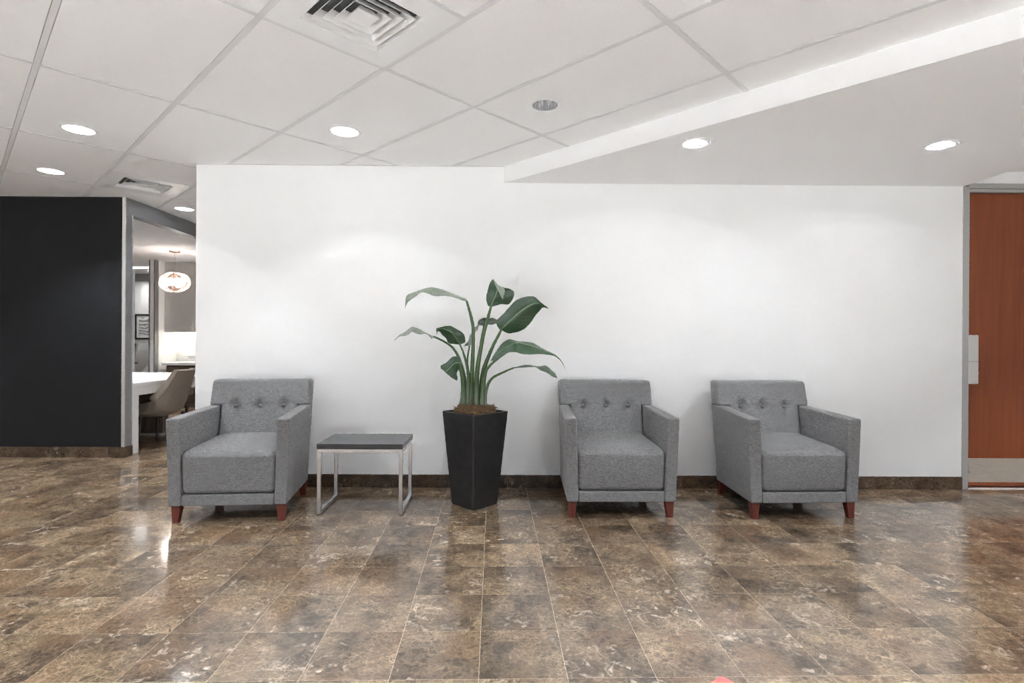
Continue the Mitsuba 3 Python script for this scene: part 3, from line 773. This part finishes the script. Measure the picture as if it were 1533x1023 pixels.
BLADES = {
    1: [((-0.264,3.76,1.424),(-0.257,3.76,1.433),(-0.256,3.77,1.438)), ((-0.319,3.7,1.435),(-0.31,3.75,1.457),(-0.32,3.82,1.461)), ((-0.404,3.68,1.456),(-0.397,3.74,1.491),(-0.416,3.83,1.491)), ((-0.479,3.68,1.455),(-0.489,3.74,1.515),(-0.501,3.83,1.512)), ((-0.555,3.69,1.474),(-0.558,3.74,1.503),(-0.575,3.82,1.501)), ((-0.606,3.7,1.449),(-0.622,3.74,1.478),(-0.629,3.81,1.472)), ((-0.649,3.71,1.415),(-0.67,3.74,1.454),(-0.672,3.79,1.442)), ((-0.678,3.74,1.378),(-0.68,3.74,1.374),(-0.682,3.75,1.379))],
    2: [((-0.107,3.71,1.387),(-0.087,3.695,1.386),(-0.073,3.7,1.384)), ((-0.119,3.72,1.435),(-0.072,3.69,1.427),(-0.018,3.72,1.401)), ((-0.116,3.73,1.487),(-0.055,3.69,1.463),(0.037,3.74,1.406)), ((-0.097,3.72,1.534),(-0.044,3.69,1.495),(0.072,3.72,1.483)), ((-0.077,3.71,1.568),(-0.035,3.68,1.526),(0.008,3.69,1.507)), ((-0.06,3.67,1.532),(-0.023,3.655,1.481),(0.008,3.67,1.487)), ((-0.012,3.64,1.435),(-0.007,3.64,1.426),(-0.005,3.64,1.435))],
    3: [((-0.027,3.77,1.226),(-0.015,3.76,1.225),(-0.004,3.77,1.22)), ((-0.049,3.79,1.275),(0.01,3.75,1.254),(0.044,3.78,1.201)), ((-0.011,3.8,1.332),(0.044,3.74,1.29),(0.119,3.78,1.219)), ((0.056,3.79,1.407),(0.101,3.73,1.341),(0.18,3.77,1.27)), ((0.124,3.77,1.447),(0.156,3.72,1.38),(0.225,3.74,1.33)), ((0.197,3.73,1.459),(0.212,3.7,1.406),(0.25,3.71,1.362)), ((0.243,3.68,1.421),(0.252,3.68,1.403),(0.268,3.68,1.378)), ((0.295,3.65,1.377),(0.302,3.65,1.37),(0.297,3.65,1.368))],
    4: [((-0.322,3.75,1.122),(-0.301,3.74,1.123),(-0.28,3.75,1.13)), ((-0.375,3.77,1.133),(-0.318,3.73,1.155),(-0.263,3.76,1.146)), ((-0.4,3.77,1.161),(-0.333,3.72,1.18),(-0.277,3.76,1.192)), ((-0.422,3.75,1.189),(-0.365,3.71,1.211),(-0.327,3.75,1.231)), ((-0.437,3.72,1.207),(-0.4,3.7,1.226),(-0.363,3.74,1.249)), ((-0.451,3.69,1.208),(-0.433,3.69,1.229),(-0.415,3.71,1.244)), ((-0.452,3.67,1.19),(-0.456,3.675,1.222),(-0.458,3.68,1.231))],
    5: [((-0.509,3.87,1.161),(-0.503,3.9,1.178),(-0.502,3.93,1.175)), ((-0.549,3.85,1.194),(-0.556,3.9,1.204),(-0.565,3.96,1.2)), ((-0.599,3.84,1.196),(-0.609,3.9,1.231),(-0.62,3.97,1.221)), ((-0.642,3.84,1.205),(-0.657,3.9,1.245),(-0.664,3.97,1.233)), ((-0.686,3.85,1.187),(-0.703,3.9,1.212),(-0.709,3.95,1.203)), ((-0.744,3.88,1.176),(-0.749,3.9,1.184),(-0.752,3.92,1.18)), ((-0.781,3.9,1.147),(-0.781,3.9,1.15),(-0.783,3.91,1.147))],
    6: [((-0.294,3.73,1.026),(-0.297,3.71,0.995),(-0.295,3.72,0.962)), ((-0.333,3.72,1.042),(-0.329,3.68,0.996),(-0.312,3.7,0.945)), ((-0.381,3.7,1.008),(-0.358,3.66,0.969),(-0.316,3.69,0.909)), ((-0.425,3.69,0.972),(-0.379,3.64,0.948),(-0.313,3.67,0.881)), ((-0.412,3.66,0.956),(-0.386,3.63,0.935),(-0.352,3.65,0.903))],
    7: [((-0.085,3.63,1.013),(-0.07,3.65,1.046),(-0.044,3.69,1.088)), ((-0.051,3.62,1.022),(-0.016,3.67,1.082),(-0.012,3.73,1.129)), ((0.015,3.62,1.065),(0.038,3.68,1.116),(0.039,3.77,1.155)), ((0.064,3.61,1.072),(0.092,3.68,1.137),(0.081,3.78,1.155)), ((0.122,3.61,1.064),(0.147,3.68,1.128),(0.136,3.77,1.148)), ((0.198,3.62,1.064),(0.21,3.67,1.11),(0.205,3.75,1.13)), ((0.253,3.64,1.061),(0.271,3.67,1.086),(0.272,3.72,1.096)), ((0.345,3.655,1.048),(0.35,3.66,1.056),(0.351,3.67,1.059)), ((0.395,3.655,1.005),(0.397,3.655,1.01),(0.395,3.66,1.012)), ((0.417,3.65,0.961),(0.417,3.65,0.961),(0.417,3.651,0.963))],
    8: [((0.072,3.74,0.959),(0.077,3.76,0.965),(0.082,3.78,0.967)), ((0.149,3.71,0.972),(0.154,3.76,0.984),(0.158,3.82,0.976)), ((0.212,3.7,0.969),(0.222,3.76,0.976),(0.224,3.82,0.971)), ((0.249,3.7,0.957),(0.271,3.76,0.971),(0.284,3.81,0.976)), ((0.289,3.71,0.936),(0.308,3.755,0.952),(0.321,3.8,0.961)), ((0.334,3.73,0.91),(0.345,3.75,0.925),(0.355,3.78,0.931)), ((0.37,3.745,0.895),(0.373,3.75,0.894),(0.373,3.755,0.897))],
    9: [((-0.047,3.88,1.304),(-0.05,3.93,1.292),(-0.048,3.98,1.274)), ((-0.095,3.87,1.31),(-0.096,3.93,1.289),(-0.098,3.99,1.269)), ((-0.133,3.87,1.309),(-0.14,3.93,1.286),(-0.137,3.99,1.266)), ((-0.172,3.88,1.302),(-0.177,3.94,1.282),(-0.176,3.99,1.259)), ((-0.185,3.91,1.266),(-0.187,3.94,1.26),(-0.182,3.96,1.253))],
    10: [((-0.282,3.9,1.109),(-0.247,3.92,1.114),(-0.242,3.95,1.116)), ((-0.247,3.88,1.16),(-0.235,3.92,1.16),(-0.229,3.97,1.158)), ((-0.228,3.87,1.203),(-0.219,3.92,1.201),(-0.21,3.98,1.199)), ((-0.205,3.88,1.241),(-0.197,3.92,1.237),(-0.19,3.97,1.234)), ((-0.18,3.91,1.269),(-0.178,3.92,1.267),(-0.176,3.93,1.264))],
}

key = 'potted_plant'
say(key, 'tall bird of paradise plant with broad arching dark green leaves in the black planter', 'plant')
def petiole(rows):
    r = spline(np.array(rows), 6)
    m = tube(r[:, :3], r[:, 3], 9)
    t = np.repeat(np.linspace(0, 1, len(r)), 9)
    zz = m.vertices[:, 2]
    uvs = np.column_stack([np.zeros(len(m.vertices)), np.clip((zz - 0.66) / 1.0, 0, 1)])
    return m, uvs
def blade(st, pale=False):
    st = np.array(st).reshape(len(st), 9)
    rows = spline(st, 5)
    n, k = len(rows), 9
    P = np.zeros((n, k, 3))
    for j, t in enumerate(np.linspace(-1, 1, k)):
        A, M, B = rows[:, 0:3], rows[:, 3:6], rows[:, 6:9]
        a = abs(t) ** 1.12
        E = A if t < 0 else B
        P[:, j] = M * (1 - a) + E * a
    du, dv = np.gradient(P, axis=1), np.gradient(P, axis=0)
    N = np.cross(du, dv)
    N /= np.linalg.norm(N, axis=2, keepdims=True) + 1e-9
    # a gentle waviness, none at the midrib
    vv = np.linspace(0, 1, n)[:, None]
    tt = np.linspace(-1, 1, k)[None, :]
    wid = np.linalg.norm(P[:, -1] - P[:, 0], axis=1)[:, None]
    P = P + N * (0.035 * wid * np.abs(tt) * np.sin(vv * 17 + np.sign(tt) * 1.3))[..., None]
    h = 0.0007
    V = np.vstack([(P + N * h).reshape(-1, 3), (P - N * h).reshape(-1, 3)])
    uvs = np.column_stack([np.tile(np.linspace(0, 1, k), n), np.repeat(np.linspace(0, 1, n), k)])
    # the paler underside is told by its uv, one unit further along u
    front = np.sum(N * (np.array([0.0, 0.0, EYE]) - P)) > 0
    under = np.array([1.0, 0.0])
    UV = np.vstack([uvs + under * (front == pale), uvs + under * (front != pale)])
    F = []
    off = n * k
    for i in range(n - 1):
        for j in range(k - 1):
            a, b, c, d = i * k + j, i * k + j + 1, (i + 1) * k + j + 1, (i + 1) * k + j
            F += [(a, b, c), (a, c, d), (off + a, off + c, off + b), (off + a, off + d, off + c)]
    rim_ = [j for j in range(k)] + [i * k + k - 1 for i in range(1, n)] + [(n - 1) * k + j for j in range(k - 2, -1, -1)] + [i * k for i in range(n - 2, 0, -1)]
    for a, b in zip(rim_, rim_[1:] + rim_[:1]):
        F += [(a, off + a, b), (b, off + a, off + b)]
    return trimesh.Trimesh(V, F, process=False), UV
for q in sorted(PETIOLES):
    m, uvs = petiole(PETIOLES[q])
    k2 = add(key + '__leaf_stalk', m, 'mat_stem', smooth=True, uv=uvs)
    m, uvs = blade(BLADES[q], q in (1, 5, 10))
    n2 = k2 + '__blade'
    scene[n2] = ply(m, 'mat_leaf', smooth=True, uv=uvs)

# ------------------------------------------------------------------ floor sticker in the foreground
c = np.array([0.760, 1.867])
d1, d2 = np.array([-0.795, -0.605]), np.array([0.57, -0.82])
d1, d2 = d1 / np.linalg.norm(d1), d2 / np.linalg.norm(d2)
sqp = Polygon([tuple(c), tuple(c + d1 * 0.3), tuple(c + d1 * 0.3 + d2 * 0.3), tuple(c + d2 * 0.3)]).buffer(-0.014).buffer(0.014)
ctr = c + d1 * 0.15 + d2 * 0.15
ringp = affinity.scale(sqp, 0.80, 0.80, origin=tuple(ctr)).difference(affinity.scale(sqp, 0.76, 0.76, origin=tuple(ctr)))
say('floor_sticker', 'coral red square sticker on the marble floor at the bottom edge of the picture', 'sticker')
add('floor_sticker__sheet', prism(sqp, 0.0001, 0.0008), 'mat_coral')
add('floor_sticker__print', prism(ringp, 0.0008, 0.0010), 'mat_print_white', label='white printed line')

# ------------------------------------------------------------------ the meeting room beyond the opening
add('wall_rear', bx(-5.9, PX, 9.6, 9.7, 0, 2.9), 'mat_wall', label='rear wall of the meeting room', kind='structure')
add('wall_rear_side', bx(-5.87, -5.77, 9.1, 9.6, 0, 2.9), 'mat_wall', label='side wall beside the kitchen cabinets', kind='structure')
add('trim_1', bx(-5.862, -5.795, 9.02, 9.1, 0, 2.45), 'mat_wall', label='pale post between the meeting room and the office', kind='structure')
for x in (-5.880, -5.796):
    add('trim_1__edge_strip', bx(x, x + 0.02, 9.012, 9.1, 0, 2.45), 'mat_grey_wall', label='dark edge strip')
add('trim_2', bx(-6.30, -6.165, 9.02, 9.1, 0, 2.28), 'mat_wall', label='white frame post of the office glass', kind='structure')
add('wall_office', bx(X0 - 3, -5.87, 12.6, 12.7, 0, 2.9), 'mat_wall', label='office rear wall', kind='structure')
add('wall_office_left', bx(X0 - 2.9, X0 - 2.8, BY + 0.1, 12.6, 0, 2.9), 'mat_wall', label='office left wall', kind='structure')
add('wall_office_right', bx(-5.9, -5.8, 9.7, 12.6, 0, 2.9), 'mat_wall', label='office right wall', kind='structure')
add('wall_corridor_end', bx(PX, WL, 9.0, 9.1, 0, 2.9), 'mat_wall', label='end of the corridor', kind='structure')
add('window_1', bx(-6.165, -5.862, 9.055, 9.061, 0.1, 2.28), None if False else 'mat_pane', label='clear glass between meeting room and office', kind='structure')
scene['mat_pane'] = {'type': 'thindielectric'}
add('trim_3', bx(-9.0, -5.862, 11.0, 11.08, 2.30, 2.45), 'mat_grey_wall', label='grey beam under the office ceiling', kind='structure')
key0 = 'office_light'
for k, y in enumerate((9.95, 11.6, 12.3)):
    key = free('office_light')
    say(key, 'long white ceiling light in the office, ' + ('nearest the glass', 'second from the glass', 'nearest the rear wall')[k], 'ceiling light', 'long lights in the office')
    scene[key + '__housing'] = ply(bx(-8.4, -6.0, y - 0.12, y + 0.12, 2.442, 2.45), 'mat_white_metal')
    scene[key + '__diffuser'] = ply(bx(-8.35, -6.05, y - 0.1, y + 0.1, 2.436, 2.442), 'mat_white_metal', emitter={'type': 'area', 'radiance': {'type': 'rgb', 'value': [7.0, 7.0, 6.9]}})
# picture on the office wall
say('framed_picture', 'black framed grey abstract print on the office wall', 'picture')
px0, px1, pz0, pz1 = -8.52, -7.95, 1.12, 1.70
frp = sbox(px0, pz0, px1, pz1).difference(sbox(px0 + 0.035, pz0 + 0.035, px1 - 0.035, pz1 - 0.035))
m = prism(frp, 0, 0.03)
m.apply_transform(trimesh.transformations.rotation_matrix(math.pi / 2, (1, 0, 0)))
m.apply_translation((0, 12.6, 0))
add('framed_picture__frame', m, 'mat_dark', label='black frame')
def print_fn(p, n, uv):
    dx, dz = p.x + 8.35, p.z - 1.72
    r = dr.sqrt(dx * dx + dz * dz) * 14 + 2 * fbm(p.x * 5, p.z * 5)
    s = dr.abs(r - dr.floor(r) - 0.5) * 2
    inside = (dr.abs(p.x + 8.235) < 0.20) & (dr.abs(p.z - 1.41) < 0.205)
    return dr.select(inside, mix((0.25, 0.25, 0.25), (0.78, 0.78, 0.78), smoothstep(0.2, 0.8, s)), mi.Color3f(0.82, 0.82, 0.82))
scene['mat_print'] = {'type': 'diffuse', 'reflectance': proc(print_fn)}
add('framed_picture__sheet', bx(px0 + 0.02, px1 - 0.02, 12.585, 12.597, pz0 + 0.02, pz1 - 0.02), 'mat_print', label='grey swirling print in a white mount')
# desk, monitor, office chair behind the glass
say('office_desk', 'dark office desk behind the glass', 'desk')
add('office_desk__top', bx(-8.6, -6.95, 10.75, 11.4, 0.69, 0.72, 0.003), 'mat_dark')
for x in (-8.55, -7.05):
    add('office_desk__side', bx(x, x + 0.05, 10.8, 11.38, 0, 0.69), 'mat_dark')
say('computer_monitor', 'dark monitor seen from behind on the office desk', 'monitor')
add('computer_monitor__screen', bx(-7.55, -7.12, 11.02, 11.06, 0.80, 1.04, 0.004), 'mat_monitor')
add('computer_monitor__stand', cat_m(bx(-7.36, -7.31, 11.04, 11.07, 0.73, 0.86), bx(-7.45, -7.22, 10.98, 11.14, 0.72, 0.732)), 'mat_monitor')
ck = 'office_chair'
say(ck, 'office chair with a pale shell and black frame behind the glass', 'office chair')
def ribbon(path, wid, th):
    P = spline(np.array(path, float), 5)
    W_ = spline(np.array([[w] for w in wid], float), 5)[:, 0]
    t = np.gradient(P, axis=0)
    t /= np.linalg.norm(t, axis=1, keepdims=True)
    nn = np.column_stack([t[:, 2], -t[:, 0] * 0, -t[:, 0]])
    rings = []
    for p, w, n3 in zip(P, W_, nn):
        n3 = n3 / (np.linalg.norm(n3) + 1e-9)
        rings.append([p + n3 * a + np.array([0, b, 0]) for a, b in ((-th, -w), (th, -w), (th, w), (-th, w))])
    return loft(rings)
add(ck + '__back', ribbon([(-6.95, 10.2, 0.45), (-6.84, 10.2, 0.62), (-6.76, 10.2, 0.82), (-6.74, 10.2, 1.05)], [0.12, 0.2, 0.22, 0.18], 0.02), 'mat_white_lacquer', smooth=40, label='pale back shell')
add(ck + '__seat', rbox((-7.2, 9.97, 0.42), (-6.78, 10.43, 0.49), 0.03, (4, 4, 2)), 'mat_dark', smooth=True)
add(ck + '__armrest', cat_m(bx(-6.98, -6.70, 9.93, 9.98, 0.68, 0.71, 0.005), bx(-6.86, -6.82, 9.94, 9.97, 0.45, 0.68)), 'mat_dark')
add(ck + '__base', cat_m(tube([(-7.0, 10.2, 0.06), (-7.0, 10.2, 0.42)], 0.025, 10), *[tube([(-7.0, 10.2, 0.10), (-7.0 + 0.28 * math.cos(a), 10.2 + 0.28 * math.sin(a), 0.05)], 0.018, 8) for a in np.arange(5) * 1.2566]), 'mat_dark', smooth=40)
for a in np.arange(5) * 1.2566:
    w_ = trimesh.creation.cylinder(0.025, 0.03, sections=16)
    w_.apply_transform(trimesh.transformations.rotation_matrix(math.pi / 2, (1, 0, 0)))
    w_.apply_translation((-7.0 + 0.28 * math.cos(a), 10.2 + 0.28 * math.sin(a), 0.025))
    add(ck + '__castor', w_, 'mat_dark', smooth=40)

# kitchen wall: upper cabinet, lit backsplash, counter
say('wall_cabinet', 'pale upper cabinet with a glowing light strip beneath, at the rear of the meeting room', 'cabinet')
add('wall_cabinet__body', bx(-5.768, -4.2, 9.27, 9.595, 1.252, 2.449), 'mat_cabinet')
for k in range(3):
    x = -5.765 + k * 0.52
    add('wall_cabinet__door', bx(x, x + 0.514, 9.25, 9.268, 1.255, 2.445, 0.002), 'mat_cabinet')
    add('wall_cabinet__handle', cat_m(bx(x + 0.45, x + 0.462, 9.225, 9.237, 1.30, 1.44, 0.002), bx(x + 0.452, x + 0.460, 9.237, 9.25, 1.31, 1.318), bx(x + 0.452, x + 0.460, 9.237, 9.25, 1.422, 1.43)), 'mat_bright_steel', label='slim steel handle')
add('wall_cabinet__light_strip', bx(-5.7, -4.3, 9.40, 9.44, 1.240, 1.252), 'mat_white_metal', emitter={'type': 'area', 'radiance': {'type': 'rgb', 'value': [13.0, 12.2, 10.2]}}, label='glowing strip under the cabinet')
say('base_cabinet', 'dark brown base cabinet under the pale worktop at the rear of the meeting room', 'cabinet')
add('base_cabinet__body', bx(-5.60, -4.2, 9.05, 9.59, 0.08, 0.70), 'mat_brown_laminate')
for k in range(3):
    x = -5.595 + k * 0.466
    add('base_cabinet__door', bx(x, x + 0.46, 9.03, 9.048, 0.09, 0.69, 0.002), 'mat_brown_laminate')
    add('base_cabinet__handle', bx(x + 0.40, x + 0.412, 9.01, 9.03, 0.55, 0.66, 0.002), 'mat_bright_steel', label='slim steel handle')
add('base_cabinet__plinth', bx(-5.55, -4.25, 9.12, 9.59, 0, 0.08), 'mat_dark')
add('worktop', cat_m(bx(-5.66, -4.2, 9.0, 9.6, 0.70, 0.745, 0.003), bx(-5.66, -4.2, 9.55, 9.6, 0.745, 0.85, 0.003)), 'mat_white_lacquer', label='pale worktop with an upstand on the brown base cabinet', cat='worktop')

# pendant lamp: a ball of copper wire loops around bulbs
key = 'pendant_lamp'
say(key, 'glowing pendant lamp of copper wire loops hanging in the meeting room', 'pendant lamp')
qx, qy, qz, a_, b_ = -4.90, 8.10, 1.985, 0.205, 0.145
for k in range(11):
    ang = np.linspace(0, 2 * math.pi, 33)
    yaw_, tl = k * math.pi / 11, 0.18 * math.sin(k * 2.1)
    c_ = np.column_stack([a_ * np.cos(ang), 0.02 * np.sin(3 * ang + k), b_ * np.sin(ang)])
    R_ = trimesh.transformations.rotation_matrix(yaw_, (0, 0, 1))[:3, :3] @ trimesh.transformations.rotation_matrix(tl, (0, 1, 0))[:3, :3]
    add(key + '__wire_loop', tube(c_ @ R_.T + (qx, qy, qz), 0.004, 6, caps=False), 'mat_copper', smooth=True)
for k in range(5):
    t = k * 1.2566 + 0.3
    s = trimesh.creation.icosphere(2, 0.05)
    s.apply_translation((qx + 0.095 * math.cos(t), qy + 0.095 * math.sin(t), qz + 0.02 * math.cos(2 * t)))
    add(key + '__bulb', s, 'mat_white_metal', smooth=True, emitter={'type': 'area', 'radiance': {'type': 'rgb', 'value': [24.0, 22.5, 21.0]}}, label='glowing bulb')
add(key + '__cord', tube([(qx, qy, qz + 0.03), (qx, qy, 2.44)], 0.004, 8), 'mat_copper', smooth=True)
add(key + '__canopy', posed(lathe([(0, 2.425), (0.05, 2.428), (0.075, 2.44), (0.075, 2.45), (0, 2.45)], 32), qx, qy), 'mat_copper', smooth=30)
for x, y in ((-4.55, 6.0), (-5.6, 6.3), (-6.8, 7.6), (-4.1, 8.6)):  # hidden downlights added to brighten the meeting room
    downlight(x, y, 2.45, 'added round downlight hidden from view above the meeting table', BEAM * 2.4, glow=LENS * 1.5, group='added downlights of the meeting room')

# white meeting table and its chairs
key = 'meeting_table'
say(key, 'large white meeting table standing inside the opening', 'table')
add(key + '__table_top', bx(-5.0, PX - 0.008, 5.358, 7.15, 0.668, 0.703, 0.003), 'mat_white_lacquer')
add(key + '__apron', cat_m(bx(-3.72, PX - 0.012, 5.46, 7.03, 0.578, 0.668), bx(-4.98, -3.75, 5.37, 5.40, 0.578, 0.668), bx(-4.98, -3.75, 7.10, 7.13, 0.578, 0.668)), 'mat_white_lacquer')
for x in (-4.99, PX - 0.015 - 0.11):
    for y in (5.362, 7.03):
        add(key + '__leg', bx(x, x + 0.11, y, y + 0.112, 0, 0.668, 0.002), 'mat_white_lacquer')
say('bench_panel', 'low brown slatted panel on a white plinth under the meeting table', 'panel')
add('bench_panel__board', bx(-4.9, -4.02, 6.42, 6.48, 0.03, 0.66), 'mat_brown_laminate')
for k in range(14):
    x = -4.89 + k * 0.062
    add('bench_panel__slat', bx(x, x + 0.054, 6.408, 6.42, 0.035, 0.655, 0.001), 'mat_brown_laminate')
add('bench_panel__plinth', bx(-4.9, -4.02, 6.40, 6.48, 0, 0.03), 'mat_white_lacquer')

def shell(n=9):
    """Upholstered tub chair facing -x, about the origin: one bent shell from the seat's front edge to the top of its back."""
    path = spline(np.array([(-0.30, 0.37), (-0.10, 0.36), (0.06, 0.38), (0.135, 0.47), (0.185, 0.63), (0.235, 0.81)]), 6)
    par = spline(np.array([(0.215, 0.035, 0.055), (0.235, 0.05, 0.055), (0.25, 0.10, 0.05), (0.25, 0.13, 0.04), (0.225, 0.07, 0.032), (0.19, 0.025, 0.022)]), 6)
    t = np.gradient(path, axis=0)
    t /= np.linalg.norm(t, axis=1, keepdims=True)
    nn = np.column_stack([-t[:, 1], t[:, 0]])
    rings = []
    for p, (w, e, th), q in zip(path, par, nn):
        row = []
        us = np.linspace(-1, 1, n)
        for u in us:
            row.append((p[0] + q[0] * (e * abs(u) ** 3 + th), w * u * 0.94, p[1] + q[1] * (e * abs(u) ** 3 + th)))
        for u in us[::-1]:
            row.append((p[0] + q[0] * (e * abs(u) ** 3 - th), w * u, p[1] + q[1] * (e * abs(u) ** 3 - th)))
        rings.append(row)
    return loft(rings)
sh = ply(shell(), 'mat_taupe', smooth=50)
legs = [tube([(x, y, 0.335), (x * 1.12, y * 1.12, 0.0)], [0.017, 0.010], 10) for x in (-0.17, 0.10) for y in (-0.15, 0.15)]
for (x, y, deg), lab in zip(((-3.68, 5.93, 2), (-3.68, 6.78, -4)), ('taupe upholstered chair tucked under the near corner of the white meeting table', 'taupe upholstered chair half hidden behind the white wall corner')):
    key = free('meeting_chair')
    say(key, lab, 'chair', 'taupe chairs at the meeting table')
    tw = T4().translate((x, y, 0)).rotate((0, 0, 1), deg)
    scene[key + '__seat_shell'] = {**sh, 'to_world': tw}
    for k, l in enumerate(legs):
        scene[key + '__leg' + (f'_{k:03d}' if k else '')] = {**ply(l, 'mat_dark', smooth=50), 'to_world': tw}
        labels[key + '__leg' + (f'_{k:03d}' if k else '')] = {'label': 'slim dark leg'}
